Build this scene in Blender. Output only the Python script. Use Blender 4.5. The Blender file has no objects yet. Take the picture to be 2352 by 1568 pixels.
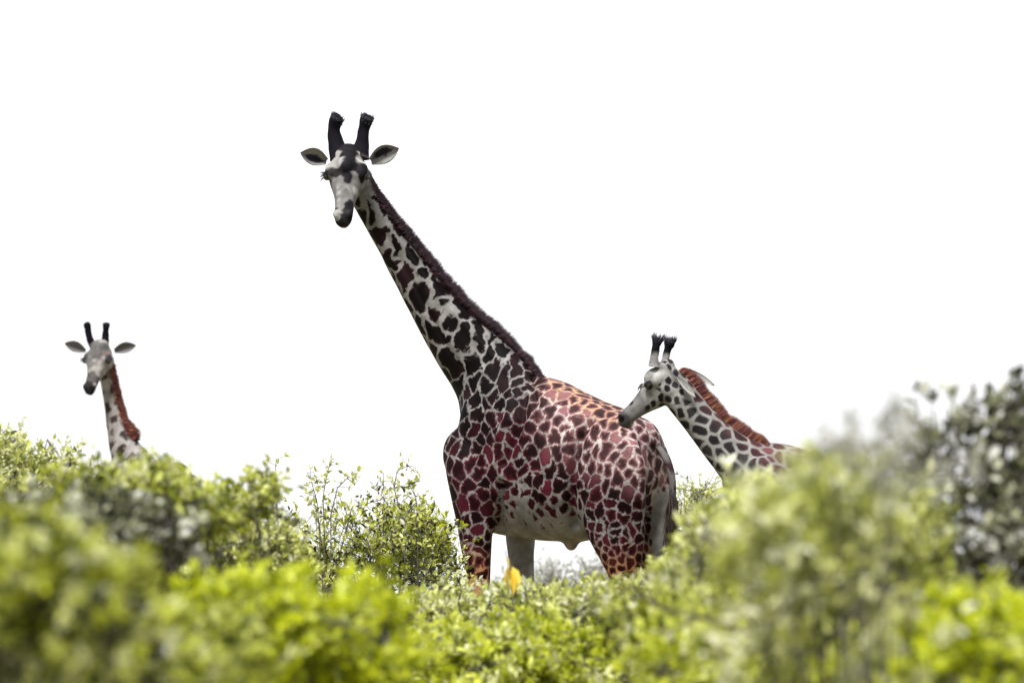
import bpy, bmesh, math, random
import numpy as np
from mathutils import Vector, Matrix, noise, kdtree

scene = bpy.context.scene
COL = scene.collection
R = math.radians

# ------------------------------------------------------------------ camera
FPX = 13300.0                 # focal length in 2352-wide measuring pixels
CX, CY = 1176.0, 784.0
CAM = Vector((0.0, 0.0, 1.2))
PITCH = math.atan(650.0 / FPX)
cd = bpy.data.cameras.new('camera')
cam = bpy.data.objects.new('camera', cd); COL.objects.link(cam)
cam.location = CAM
cam.rotation_euler = (math.pi / 2 + PITCH, 0, 0)
cd.sensor_width = 36.0
cd.lens = FPX / 2352.0 * 36.0
cd.clip_start = 0.1; cd.clip_end = 9000.0
cd.dof.use_dof = True
cd.dof.focus_distance = 37.5
cd.dof.aperture_fstop = 4.6
cd.dof.aperture_blades = 9
scene.camera = cam

# ------------------------------------------------------------------ sky
SUN_EL, SUN_AZ = R(62), R(-150)
w = bpy.data.worlds.new('World'); scene.world = w; w.use_nodes = True
nt = w.node_tree; nt.nodes.clear()
out = nt.nodes.new('ShaderNodeOutputWorld')
bg = nt.nodes.new('ShaderNodeBackground')
sky = nt.nodes.new('ShaderNodeTexSky'); sky.sky_type = 'NISHITA'
sky.sun_disc = False; sky.sun_elevation = SUN_EL; sky.sun_rotation = math.pi + R(30)
sky.air_density = 1.0; sky.dust_density = 6.0; sky.ozone_density = 1.0
hs = nt.nodes.new('ShaderNodeHueSaturation'); hs.inputs['Saturation'].default_value = 0.06
mx = nt.nodes.new('ShaderNodeMix'); mx.data_type = 'RGBA'; mx.inputs[0].default_value = 0.82
mx.inputs[7].default_value = (12.0, 12.1, 12.3, 1)       # the even cloud layer
nt.links.new(sky.outputs[0], hs.inputs['Color'])
nt.links.new(hs.outputs[0], mx.inputs[6])
nt.links.new(mx.outputs[2], bg.inputs['Color'])
bg.inputs['Strength'].default_value = 0.05
nt.links.new(bg.outputs[0], out.inputs[0])

sd = bpy.data.lights.new('sun', 'SUN'); sd.energy = 3.6; sd.angle = R(12); sd.color = (1.0, 0.965, 0.91)
sun = bpy.data.objects.new('sun', sd); COL.objects.link(sun)
sdir = Vector((math.sin(R(-25)) * math.cos(SUN_EL), -math.cos(R(-25)) * math.cos(SUN_EL), math.sin(SUN_EL)))
sun.rotation_euler = sdir.to_track_quat('Z', 'Y').to_euler()
sun.location = (0, 0, 30)

vs = scene.view_settings
vs.view_transform = 'Standard'; vs.look = 'None'; vs.gamma = 1.0; vs.use_curve_mapping = False
vs.exposure = 1.35
scene.cycles.use_denoising = True
scene.cycles.max_bounces = 10
scene.cycles.diffuse_bounces = 7
scene.cycles.transmission_bounces = 7

# ------------------------------------------------------------------ helpers
rng = np.random.default_rng(7)
random.seed(7)
cp, sp = math.cos(PITCH), math.sin(PITCH)

def W(px, py, Y):
    """point seen at a measured picture position, at depth Y in front of the camera"""
    u, v = (px - CX) / FPX, (CY - py) / FPX
    d = Vector((u, cp - v * sp, sp + v * cp))
    return CAM + d * (Y / d.y)

def ground_z(y, x=0.0):
    def ss(a, b, t):
        t = min(1, max(0, (t - a) / (b - a))); return t * t * (3 - 2 * t)
    return -1.3 + 1.3 * ss(8, 34, y) - 2.2 * ss(66, 260, y)

def tag(o, label=None, cat=None, group=None, kind=None):
    if label: o['label'] = label
    if cat: o['category'] = cat
    if group: o['group'] = group
    if kind: o['kind'] = kind
    return o

def empty(name, loc):
    o = bpy.data.objects.new(name, None); o.location = loc; o.empty_display_size = 0.2
    COL.objects.link(o); return o

def link(name, me, mat, parent=None, smooth=True):
    o = bpy.data.objects.new(name, me); COL.objects.link(o)
    if mat: me.materials.append(mat)
    if smooth:
        me.polygons.foreach_set('use_smooth', np.ones(len(me.polygons), dtype=bool))
    if parent:
        o.parent = parent
        o.matrix_parent_inverse = Matrix.Translation(-parent.location)
    return o

def np_mesh(name, verts, faces):
    """faces: (n,k) int array, all the same size"""
    me = bpy.data.meshes.new(name)
    verts = np.asarray(verts, dtype=np.float32).reshape(-1, 3)
    faces = np.asarray(faces, dtype=np.int32)
    n, k = faces.shape
    me.vertices.add(len(verts)); me.vertices.foreach_set('co', verts.ravel())
    me.loops.add(n * k); me.loops.foreach_set('vertex_index', faces.ravel())
    me.polygons.add(n)
    me.polygons.foreach_set('loop_start', np.arange(0, n * k, k, dtype=np.int32))
    me.update(calc_edges=True)
    return me

def sepblur(n): return n

# ------------------------------------------------------------------ materials
def principled(name, rough=0.7, spec=0.3):
    m = bpy.data.materials.new(name); m.use_nodes = True
    nt = m.node_tree
    b = nt.nodes['Principled BSDF']
    b.inputs['Roughness'].default_value = rough
    b.inputs['Specular IOR Level'].default_value = spec
    return m, nt, b

def noise_node(nt, scale, detail=3, rough=0.6, vec=None):
    n = nt.nodes.new('ShaderNodeTexNoise')
    n.inputs['Scale'].default_value = scale; n.inputs['Detail'].default_value = detail
    n.inputs['Roughness'].default_value = rough
    if vec is not None: nt.links.new(vec, n.inputs['Vector'])
    return n

def mat_coat():
    m, nt, b = principled('giraffe_coat', 0.6, 0.05)
    L = nt.links.new
    tc = nt.nodes.new('ShaderNodeTexCoord')
    pat = nt.nodes.new('ShaderNodeAttribute'); pat.attribute_name = 'pat'
    lt = nt.nodes.new('ShaderNodeAttribute'); lt.attribute_name = 'lt'
    dk = nt.nodes.new('ShaderNodeAttribute'); dk.attribute_name = 'dk'
    n1 = noise_node(nt, 55, 4, 0.65, tc.outputs['Object'])
    ma = nt.nodes.new('ShaderNodeMath'); ma.operation = 'MULTIPLY_ADD'
    L(n1.outputs['Fac'], ma.inputs[0]); ma.inputs[1].default_value = 0.012; ma.inputs[2].default_value = -0.006
    ad = nt.nodes.new('ShaderNodeMath'); ad.operation = 'ADD'
    L(pat.outputs['Fac'], ad.inputs[0]); L(ma.outputs[0], ad.inputs[1])
    mr = nt.nodes.new('ShaderNodeMapRange'); mr.interpolation_type = 'SMOOTHSTEP'
    mr.inputs['From Min'].default_value = -0.0045; mr.inputs['From Max'].default_value = 0.0045
    L(ad.outputs[0], mr.inputs['Value'])
    mix = nt.nodes.new('ShaderNodeMix'); mix.data_type = 'RGBA'
    L(mr.outputs[0], mix.inputs[0]); L(lt.outputs['Color'], mix.inputs[6]); L(dk.outputs['Color'], mix.inputs[7])
    n2 = noise_node(nt, 9, 5, 0.65, tc.outputs['Object'])
    r2 = nt.nodes.new('ShaderNodeMapRange'); L(n2.outputs['Fac'], r2.inputs['Value'])
    r2.inputs['From Min'].default_value = 0.3; r2.inputs['From Max'].default_value = 0.7
    r2.inputs['To Min'].default_value = 0.62; r2.inputs['To Max'].default_value = 1.35
    vm = nt.nodes.new('ShaderNodeVectorMath'); vm.operation = 'SCALE'
    L(mix.outputs[2], vm.inputs[0]); L(r2.outputs[0], vm.inputs['Scale'])
    L(vm.outputs[0], b.inputs['Base Color'])
    n3 = noise_node(nt, 260, 2, 0.6, tc.outputs['Object'])
    bu = nt.nodes.new('ShaderNodeBump'); bu.inputs['Strength'].default_value = 0.25; bu.inputs['Distance'].default_value = 0.006
    L(n3.outputs['Fac'], bu.inputs['Height']); L(bu.outputs[0], b.inputs['Normal'])
    return m

def mat_island(name, cols, rough=0.7, spec=0.2, trans=0.0, sheen=0.0):
    """colour ramp picked per leaf / hair (mesh island)"""
    m, nt, b = principled(name, rough, spec)
    L = nt.links.new
    g = nt.nodes.new('ShaderNodeNewGeometry')
    cr = nt.nodes.new('ShaderNodeValToRGB')
    els = cr.color_ramp.elements
    while len(els) < len(cols): els.new(0.5)
    for i, c in enumerate(cols):
        els[i].position = i / max(1, len(cols) - 1); els[i].color = (*c, 1)
    if trans:
        at = nt.nodes.new('ShaderNodeAttribute'); at.attribute_name = 'tint'
        m1 = nt.nodes.new('ShaderNodeMix'); m1.data_type = 'FLOAT'; m1.inputs[0].default_value = .36
        L(at.outputs['Fac'], m1.inputs[2]); L(g.outputs['Random Per Island'], m1.inputs[3]); L(m1.outputs[0], cr.inputs['Fac'])
    else:
        L(g.outputs['Random Per Island'], cr.inputs['Fac'])
    L(cr.outputs['Color'], b.inputs['Base Color'])
    if sheen: b.inputs['Sheen Weight'].default_value = sheen
    if trans:
        t = nt.nodes.new('ShaderNodeBsdfTranslucent'); L(cr.outputs['Color'], t.inputs['Color'])
        ms = nt.nodes.new('ShaderNodeMixShader'); ms.inputs[0].default_value = trans
        o = nt.nodes['Material Output']
        L(b.outputs[0], ms.inputs[1]); L(t.outputs[0], ms.inputs[2]); L(ms.outputs[0], o.inputs['Surface'])
    return m

def mat_plain(name, col, rough=0.6, spec=0.3, var=0.25, scale=30):
    m, nt, b = principled(name, rough, spec)
    L = nt.links.new
    tc = nt.nodes.new('ShaderNodeTexCoord')
    n = noise_node(nt, scale, 4, 0.6, tc.outputs['Object'])
    cr = nt.nodes.new('ShaderNodeValToRGB')
    cr.color_ramp.elements[0].position = 0.3; cr.color_ramp.elements[1].position = 0.7
    cr.color_ramp.elements[0].color = (*[c * (1 - var) for c in col], 1)
    cr.color_ramp.elements[1].color = (*[c * (1 + var) for c in col], 1)
    L(n.outputs['Fac'], cr.inputs['Fac']); L(cr.outputs['Color'], b.inputs['Base Color'])
    return m

def mat_attr(name, rough=0.6, spec=0.25):
    m, nt, b = principled(name, rough, spec)
    a = nt.nodes.new('ShaderNodeAttribute'); a.attribute_name = 'col'
    tc = nt.nodes.new('ShaderNodeTexCoord')
    n = noise_node(nt, 60, 3, 0.6, tc.outputs['Object'])
    r2 = nt.nodes.new('ShaderNodeMapRange'); nt.links.new(n.outputs['Fac'], r2.inputs['Value'])
    r2.inputs['To Min'].default_value = 0.6; r2.inputs['To Max'].default_value = 1.4
    vm = nt.nodes.new('ShaderNodeVectorMath'); vm.operation = 'SCALE'
    nt.links.new(a.outputs['Color'], vm.inputs[0]); nt.links.new(r2.outputs[0], vm.inputs['Scale'])
    nt.links.new(vm.outputs[0], b.inputs['Base Color'])
    return m

M_COAT = mat_coat()
M_EAR = mat_attr('ear_fur', .7, .08)
M_HORN = mat_attr('horn_fur', 0.8, 0.04)
M_EYE, _nt, _b = principled('eye_gloss', 0.08, 0.6); _b.inputs['Base Color'].default_value = (0.006, 0.005, 0.006, 1)
M_LASH = mat_plain('lash_hair', (0.012, 0.01, 0.012), 0.6, 0.2)
M_HOOF = mat_plain('hoof_horn', (0.05, 0.035, 0.03), 0.5, 0.4)
M_MANE_DARK = mat_island('mane_dark', [(0.003, 0.002, 0.004), (0.006, 0.003, 0.006), (0.014, 0.005, 0.012), (0.07, 0.014, 0.022)], 0.45, 0.35)
M_MANE_RED = mat_island('mane_red', [(0.035, 0.005, 0.010), (0.07, 0.010, 0.018), (0.11, 0.025, 0.022), (0.30, 0.13, 0.035)], 0.5, 0.3)
M_TUFT = mat_island('black_hair', [(0.008, 0.007, 0.012), (0.02, 0.016, 0.03)], 0.45, 0.35)
M_TAIL = mat_island('tail_hair', [(0.012, 0.01, 0.01), (0.05, 0.03, 0.025)], 0.5, 0.3)

# ------------------------------------------------------------------ ground
def build_ground():
    ys = np.concatenate([np.linspace(-30, 80, 111), np.geomspace(84, 6000, 40)])
    xs = np.concatenate([-np.geomspace(40, 4000, 25)[::-1], np.linspace(-36, 36, 73), np.geomspace(40, 4000, 25)])
    V = np.zeros((len(ys), len(xs), 3), dtype=np.float32)
    for j, y in enumerate(ys):
        gz = ground_z(y)
        for i, x in enumerate(xs):
            V[j, i] = (x, y, gz - 0.06 + 0.05 * noise.noise(Vector((x * .3, y * .3, 0))) if abs(x) < 60 and y < 90 else gz - 0.06)
    nx = len(xs)
    J, I = np.meshgrid(np.arange(len(ys) - 1), np.arange(nx - 1), indexing='ij')
    a = (J * nx + I).ravel()
    F = np.stack([a, a + 1, a + nx + 1, a + nx], 1)
    m, nt, b = principled('dry_earth', 0.95, 0.1)
    tc = nt.nodes.new('ShaderNodeTexCoord')
    n = noise_node(nt, 0.6, 8, 0.65, tc.outputs['Object'])
    cr = nt.nodes.new('ShaderNodeValToRGB')
    cr.color_ramp.elements[0].position = 0.35; cr.color_ramp.elements[0].color = (0.10, 0.11, 0.035, 1)
    cr.color_ramp.elements[1].position = 0.65; cr.color_ramp.elements[1].color = (0.23, 0.18, 0.10, 1)
    nt.links.new(n.outputs['Fac'], cr.inputs['Fac']); nt.links.new(cr.outputs['Color'], b.inputs['Base Color'])
    o = link('ground', np_mesh('ground', V, F), m)
    tag(o, 'dry grassy savanna ground rising to a low ridge', 'ground', kind='structure')
build_ground()

# ------------------------------------------------------------------ giraffes
def loft(bm, rings, n=22, p=2.0):
    """rings: (centre, half axis u, half axis v)"""
    prev = None
    first = None
    for c, U, V in rings:
        row = []
        for k in range(n):
            a = 2 * math.pi * k / n
            ca, sa = math.cos(a), math.sin(a)
            e = 2.0 / p
            ca = math.copysign(abs(ca) ** e, ca); sa = math.copysign(abs(sa) ** e, sa)
            row.append(bm.verts.new(c + U * ca + V * sa))
        if prev:
            for k in range(n):
                bm.faces.new((prev[k], prev[(k + 1) % n], row[(k + 1) % n], row[k]))
        else:
            first = row
        prev = row
    for row, c in ((first, rings[0][0]), (prev, rings[-1][0])):
        v = bm.verts.new(c)
        for k in range(n):
            bm.faces.new((row[k], row[(k + 1) % n], v))

def ellipsoid(bm, c, A, B, C, nu=18, nv=11):
    rings = []
    for i in range(nv):
        t = math.pi * (i + 0.5) / nv
        rings.append((c + C * math.cos(t), A * math.sin(t), B * math.sin(t)))
    loft(bm, rings, nu)

def spline(pts, n):
    """Catmull-Rom through tuples of numbers"""
    P = np.array(pts, dtype=float)
    Q = np.vstack([2 * P[0] - P[1], P, 2 * P[-1] - P[-2]])
    out = []
    m = len(P) - 1
    for s in np.linspace(0, m, n):
        i = min(int(s), m - 1); t = s - i
        a, b, c, d = Q[i:i + 4]
        out.append(0.5 * ((2 * b) + (c - a) * t + (2 * a - 5 * b + 4 * c - d) * t * t + (3 * b - a - 3 * c + d) * t ** 3))
    return np.array(out)

HEAD_RINGS = [(-.075, .05, -.06, .045), (-.04, .085, -.10, .088), (.04, .105, -.135, .115), (.12, .112, -.15, .122),
              (.19, .10, -.145, .112), (.27, .075, -.128, .09), (.36, .052, -.105, .070), (.45, .038, -.09, .061),
              (.53, .032, -.084, .060), (.585, .018, -.082, .055), (.62, -.004, -.072, .042), (.64, -.025, -.058, .02)]

def strands(bases, dirs, lengths, widths, droop=0.0, seg=2):
    """tapered three-sided hairs as one mesh"""
    V, F = [], []
    for bpt, d, l, wd in zip(bases, dirs, lengths, widths):
        d = d.normalized()
        s = d.cross(Vector((0.3, 1, 0.2))).normalized(); t = d.cross(s)
        i0 = len(V)
        for k in range(seg):
            f = k / seg
            c = bpt + d * (l * f) + Vector((0, 0, -droop * l * f * f))
            r = wd * (1 - 0.55 * f)
            for q in range(3):
                a = 2 * math.pi * q / 3
                V.append(c + s * (r * math.cos(a)) + t * (r * math.sin(a)))
        V.append(bpt + d * l + Vector((0, 0, -droop * l)))
        for k in range(seg - 1):
            for q in range(3):
                a, b2 = i0 + 3 * k + q, i0 + 3 * k + (q + 1) % 3
                F.append((a, b2, b2 + 3)); F.append((a, b2 + 3, a + 3))
        tip = len(V) - 1
        for q in range(3):
            F.append((i0 + 3 * (seg - 1) + q, i0 + 3 * (seg - 1) + (q + 1) % 3, tip))
    return np.array([tuple(v) for v in V]), np.array(F)

def seg_dist(P, A, B):
    """distance of points P (n,3) to segments A-B (m,3) -> (n,m)"""
    AB = B - A
    L2 = np.maximum((AB ** 2).sum(1), 1e-9)
    D = P[:, None, :] - A[None]
    t = np.clip((D * AB[None]).sum(2) / L2[None], 0, 1)
    D = D - t[..., None] * AB[None]
    return np.sqrt((D ** 2).sum(2))

def giraffe(cfg):
    D = cfg['D']; S = FPX / D
    th = cfg['theta']
    a = Vector((math.cos(th), -math.sin(th), 0))        # from chest to rump
    f = Vector((math.sin(th), math.cos(th), 0))          # towards the far side
    X0 = cfg['x0']
    def Yof(X): return D - (X - X0) / S * math.tan(th)
    def B(X, y, lat):                                    # midline picture column, picture row, metres off the midline
        c = W(X, y, Yof(X)); return c + f * lat
    def Bp(px, y, lat):                                  # same, but px is where the point itself is seen
        return B(px - lat * math.sin(th) * S, y, lat)
    bm = bmesh.new()
    # trunk
    rings = []
    for X, yt, yb, hw in spline(cfg['torso'], 26):
        t, b_ = B(X, yt, 0), B(X, yb, 0)
        rings.append(((t + b_) / 2, f * hw, Vector((0, 0, (t.z - b_.z) / 2))))
    loft(bm, rings, 28, 2.25)
    # extra muscle masses: midline X, y, lat, axial, lateral, vertical radius
    for X, y, lat, ra, rl, rv in cfg.get('mass', []):
        ellipsoid(bm, B(X, y, lat), a * ra, f * rl, Vector((0, 0, rv)))
    # legs
    hooves = []
    for leg in cfg['legs']:
        rr = []
        for px, y, half, lat, flat in spline(leg, 40):
            c = Bp(px, y, lat)
            r = max(0.03, half / S)
            rr.append((c, a * r, f * (r * flat)))
        loft(bm, rr, 18)
        hooves.append(Bp(leg[-1][0], leg[-1][1], leg[-1][3]))
    # neck
    nk = spline(cfg['neck'], 34)
    cen = [W(q[0], q[1], D + q[3]) for q in nk]
    dors = []
    rr = []
    for i, q in enumerate(nk):
        T = (cen[min(i + 1, len(cen) - 1)] - cen[max(i - 1, 0)]).normalized()
        V = T.cross(f)
        if V.z < 0 and i < 4 or V.x < 0: V = -V
        if V.x < 0: V = -V
        V.normalize()
        F2 = V.cross(T).normalized()
        h = q[2] / S
        rr.append((cen[i], F2 * (h * q[4]), V * h))
        dors.append((cen[i], V, T, h, F2))
    loft(bm, rr, 26)
    # head
    hd = cfg['head']
    Fw = Vector(hd['fwd']).normalized(); Xl = Vector(hd['lat'])
    Xl = (Xl - Fw * Xl.dot(Fw)).normalized(); Up = Fw.cross(Xl).normalized()
    sx, sy, sz = hd['scale']
    hp = W(hd['px'][0], hd['px'][1], D + hd['dy'])
    def H(x, t, z): return hp + Xl * (x * sx) + Fw * (t * sy) + Up * (z * sz)
    rr = []
    for t, zt, zb, hw in spline(HEAD_RINGS, 30):
        rr.append((H(0, t, (zt + zb) / 2), Xl * (hw * sx), Up * ((zt - zb) / 2 * sz)))
    loft(bm, rr, 24, 2.2)
    for s in (-1, 1):
        ellipsoid(bm, H(s * .098, .15, .045), Xl * .042 * sx, Fw * .085 * sy, Up * .045 * sz)      # brow / orbit
        ellipsoid(bm, H(s * .072, .10, -.08), Xl * .05 * sx, Fw * .10 * sy, Up * .06 * sz)       # cheek
        ellipsoid(bm, H(s * .036, .565, .004), Xl * .030 * sx, Fw * .045 * sy, Up * .030 * sz)   # nostril
    ellipsoid(bm, H(0, .0, .07), Xl * .095 * sx, Fw * .10 * sy, Up * .06 * sz)
    ellipsoid(bm, H(0, .13, .092), Xl * .06 * sx, Fw * .09 * sy, Up * .045 * sz)
    ellipsoid(bm, H(0, .575, -.08), Xl * .036 * sx, Fw * .045 * sy, Up * .022 * sz)
    for e in cfg.get('extra', []):
        ellipsoid(bm, Bp(e[0], e[1], e[2]), a * e[3], f * e[3], Vector((0, 0, e[4])))
    me0 = bpy.data.meshes.new('tmp'); bm.normal_update(); bm.to_mesh(me0); bm.free()
    ob = bpy.data.objects.new('tmp', me0); COL.objects.link(ob)
    md = ob.modifiers.new('r', 'REMESH'); md.mode = 'VOXEL'; md.voxel_size = cfg['voxel']; md.use_smooth_shade = True
    ms = ob.modifiers.new('s', 'SMOOTH'); ms.factor = 0.5; ms.iterations = 2
    dg = bpy.context.evaluated_depsgraph_get()
    me = bpy.data.meshes.new_from_object(ob.evaluated_get(dg))
    bpy.data.objects.remove(ob); bpy.data.meshes.remove(me0)
    me.name = 'giraffe_body'
    n = len(me.vertices)
    co = np.empty(n * 3, dtype=np.float32); me.vertices.foreach_get('co', co); co = co.reshape(-1, 3).astype(float)
    ed = np.empty(len(me.edges) * 2, dtype=np.int32); me.edges.foreach_get('vertices', ed); ed = ed.reshape(-1, 2)
    deg = np.maximum(np.bincount(ed.ravel(), minlength=n), 1)
    ih = np.concatenate([ed[:, 0], ed[:, 1]]); jh = np.concatenate([ed[:, 1], ed[:, 0]])
    dh = np.sqrt(((co - np.array(H(0, .25, 0))) ** 2).sum(1))
    wsm = np.clip((dh - .32) / .25, 0.0, 1.0)
    for it in range(cfg.get('smooth', 20)):
        for ax_ in range(3):
            av = np.bincount(ih, weights=co[jh, ax_], minlength=n) / deg
            co[:, ax_] += (av - co[:, ax_]) * .6 * (wsm if it > 2 else 1.0)
    me.vertices.foreach_set('co', co.astype(np.float32).ravel()); me.update()
    no = np.empty(n * 3, dtype=np.float32); me.vertices.foreach_get('normal', no); no = no.reshape(-1, 3)
    # ---- folds and bones under the skin
    def pix(co):
        rel = co - np.array(CAM)
        zc = rel[:, 1] * cp + rel[:, 2] * sp
        return CX + FPX * rel[:, 0] / zc, CY - FPX * (-rel[:, 1] * sp + rel[:, 2] * cp) / zc
    qx, qy = pix(co)
    nf = np.where(no[:, 1] < -.05)[0]
    disp = np.zeros(n)
    for line, dep, wid in cfg.get('folds', []):
        P3 = []
        for x_, y_ in line:
            dd = (qx[nf] - x_) ** 2 + (qy[nf] - y_) ** 2
            near = np.where(dd < 64)[0]
            P3.append(co[nf[near[np.argmin(co[nf[near], 1])]]] if len(near) else co[nf[np.argmin(dd)]])
        P3 = np.array(P3)
        dm = np.concatenate([seg_dist(co[k0:k0 + 20000], P3[:-1], P3[1:]).min(1) for k0 in range(0, n, 20000)])
        disp += dep * cfg.get('fold_gain', 1.5) * np.exp(-(dm / wid) ** 2)
    disp += np.array([noise.noise(Vector(c) * 6.0) for c in co]) * cfg.get('lumps', .006) * wsm
    co = co + no * disp[:, None]
    me.vertices.foreach_set('co', co.astype(np.float32).ravel()); me.update()
    no = np.empty(n * 3, dtype=np.float32); me.vertices.foreach_get('normal', no); no = no.reshape(-1, 3)
    # ---- picture coordinates of the vertices are used only to say which region of the body they are
    rel = co - np.array(CAM)
    zc = rel[:, 1] * cp + rel[:, 2] * sp
    px = CX + FPX * rel[:, 0] / zc
    py = CY - FPX * (-rel[:, 1] * sp + rel[:, 2] * cp) / zc
    # head-local coordinates
    hl = co - np.array(hp)
    hx = hl @ np.array(Xl) / sx; ht = hl @ np.array(Fw) / sy; hz = hl @ np.array(Up) / sz
    cenA = np.array([tuple(c) for c in cen])
    HR = np.array(HEAD_RINGS)
    headz = (np.abs(hx) < .13) & (ht > -.1) & (ht < .2) & (hz > .02)
    headw = headz | (np.abs(hx) < np.interp(ht, HR[:, 0], HR[:, 3]) * 1.12 + .028) & (ht > -.05) & (ht < .7) & (hz > np.interp(ht, HR[:, 0], HR[:, 2]) * 1.08 - .008) & (hz < .2)
    jit = np.array([tuple(noise.noise_vector(Vector(c) * 9.0)) for c in co]) * cfg.get('jit', .030)
    jit += np.array([tuple(noise.noise_vector(Vector(c) * 21.0 + Vector((5, 3, 1)))) for c in co]) * cfg.get('jit2', .027)
    # ---- seeds: traced ones on the near side, the rest spread evenly
    spac = cfg['spacing'](px, py, headw, ht)
    kd = kdtree.KDTree(n)
    vis = no[:, 1] < 0.15
    for i in range(n): kd.insert(co[i], i)
    kd.balance()
    A, Bq, rad = [], [], []
    p2 = np.stack([px, py], 1)
    vi = np.where(no[:, 1] < -0.05)[0]
    for x1, y1, x2, y2 in cfg.get('seeds', []):
        ends = []
        for q in ((x1, y1), (x2, y2)):
            dd = ((p2[vi] - np.array(q)) ** 2).sum(1)
            near = np.where(dd < 10.0 ** 2)[0]
            j = near[np.argmin(co[vi[near], 1])] if len(near) else np.argmin(dd)
            ends.append(co[vi[j]])
        A.append(ends[0]); Bq.append(ends[1])
    order = rng.permutation(n)[:9000]
    taken = [np.array(x) for x in A] + [np.array(x) for x in Bq] + [(np.array(x) + np.array(y)) / 2 for x, y in zip(A, Bq)]
    tk = np.array(taken) if taken else np.zeros((0, 3))
    pts = list(tk)
    arr = np.zeros((4000, 3)); m = len(pts)
    if m: arr[:m] = tk
    for i in order:
        s_ = spac[i]
        if s_ <= 0: continue
        if m and (((arr[:m] - co[i]) ** 2).sum(1).min() < (s_ * 0.92) ** 2): continue
        arr[m] = co[i]; m += 1
        nn = Vector(no[i]); flow = Vector(cfg['flow'])
        dv = (flow - nn * flow.dot(nn))
        dv = (dv.normalized() + Vector(rng.normal(0, .5, 3))).normalized() * (s_ * rng.uniform(.05, .32))
        A.append(co[i] - np.array(dv)); Bq.append(co[i] + np.array(dv))
        if m >= 3990: break
    A = np.array(A); Bq = np.array(Bq)
    q = co + jit * np.clip(spac / 0.11, 0.35, 1.4)[:, None]
    F1 = np.empty(n); F2 = np.empty(n); ID = np.empty(n, dtype=int)
    for s0 in range(0, n, 4000):
        dd = seg_dist(q[s0:s0 + 4000], A, Bq)
        idx = np.argpartition(dd, 1, axis=1)[:, :2]
        two = np.take_along_axis(dd, idx, 1)
        F1[s0:s0 + 4000] = two.min(1); F2[s0:s0 + 4000] = two.max(1)
        ID[s0:s0 + 4000] = np.where(two[:, 0] < two[:, 1], idx[:, 0], idx[:, 1])
    gap, lim = cfg['gap'](px, py, headw, ht)
    pat = np.minimum((F2 - F1) * 0.5 - gap, lim - F1)
    sup = cfg['suppress'](px, py, co, no, headw, hx, ht, hz)
    cut = np.array([noise.noise(Vector(c) * 17.0 + Vector((9, 9, 9))) for c in co])
    pat = pat - sup * 0.05 - np.clip(.09 - np.abs(cut), 0, 1) * cfg.get('cut', .13)
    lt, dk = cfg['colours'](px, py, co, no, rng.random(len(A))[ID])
    kc = (sm(pat, .003, .015) * (rng.random(len(A))[ID] > .2) * cfg.get('core', .82))[:, None]
    dk = dk * (1 - kc)
    mot = np.array([noise.noise(Vector(c) * 24.0) for c in co])
    lt = lt * (1 + .25 * mot)[:, None]
    # face markings
    for x, t, z, r, c in cfg.get('face', []):
        d = np.sqrt((hx - x) ** 2 + (ht - t) ** 2 + (hz - z) ** 2) + jit[:, 0] * 0.9
        k = np.clip((r - d) / .014 + .5, 0, 1)[:, None]
        lt = lt * (1 - k) + np.array(c) * k
    lt = lt * np.where(headw, 1 + .4 * mot, 1)[:, None]
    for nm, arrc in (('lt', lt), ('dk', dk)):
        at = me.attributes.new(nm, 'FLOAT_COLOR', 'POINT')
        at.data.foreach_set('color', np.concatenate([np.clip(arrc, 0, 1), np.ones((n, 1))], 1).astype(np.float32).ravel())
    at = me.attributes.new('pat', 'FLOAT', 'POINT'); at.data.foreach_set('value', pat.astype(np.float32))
    gx = sum(h.x for h in hooves) / len(hooves); gy = sum(h.y for h in hooves) / len(hooves)
    root = empty('giraffe', (gx, gy, min(h.z for h in hooves)))
    tag(root, cfg['label'], 'giraffe', 'giraffes')
    me.materials.clear()
    body = link('body', me, M_COAT, root)
    # hooves
    for h in hooves:
        bm = bmesh.new()
        loft(bm, [(h + Vector((0, 0, .11)), a * .055, f * .05), (h + Vector((0, 0, .06)), a * .07, f * .06),
                  (h + Vector((-.01, 0, 0)), a * .085, f * .07)], 16)
        mh = bpy.data.meshes.new('hoof'); bm.to_mesh(mh); bm.free()
        link('hoof', mh, M_HOOF, root)
    # eyes
    for s in (-1, 1):
        bm = bmesh.new()
        ex = hd.get('eye', (.122, .185, .028))
        c = H(s * ex[0], ex[1], ex[2])
        r = .029 * (sx + sy) / 2
        ellipsoid(bm, c, Xl * r, Fw * r * 1.15, Up * r, 16, 11)
        mh = bpy.data.meshes.new('eye'); bm.to_mesh(mh); bm.free()
        eye = link('eye', mh, M_EYE, root)
        bs, ds, ls, ws = [], [], [], []
        for k in range(26):
            t = rng.uniform(-1, 1)
            bs.append(c + Fw * (t * r) + Up * (r * (1.0 - .5 * t * t)) + Xl * (s * r * .5))
            ds.append(Xl * s * 1.0 + Fw * (t * .6 + .2) + Up * rng.uniform(-.5, .15)); ls.append(rng.uniform(.025, .045)); ws.append(.0022)
        V, Fc = strands(bs, ds, ls, ws, .2)
        link('eyelashes', np_mesh('eyelashes', V, Fc), M_LASH, None, False)
        el = bpy.data.objects[-1] if False else COL.objects[-1]
        el.parent = eye; el.matrix_parent_inverse = Matrix.Translation(-root.location)
        el.matrix_parent_inverse = eye.matrix_parent_inverse.copy() if False else Matrix.Identity(4)
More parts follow.
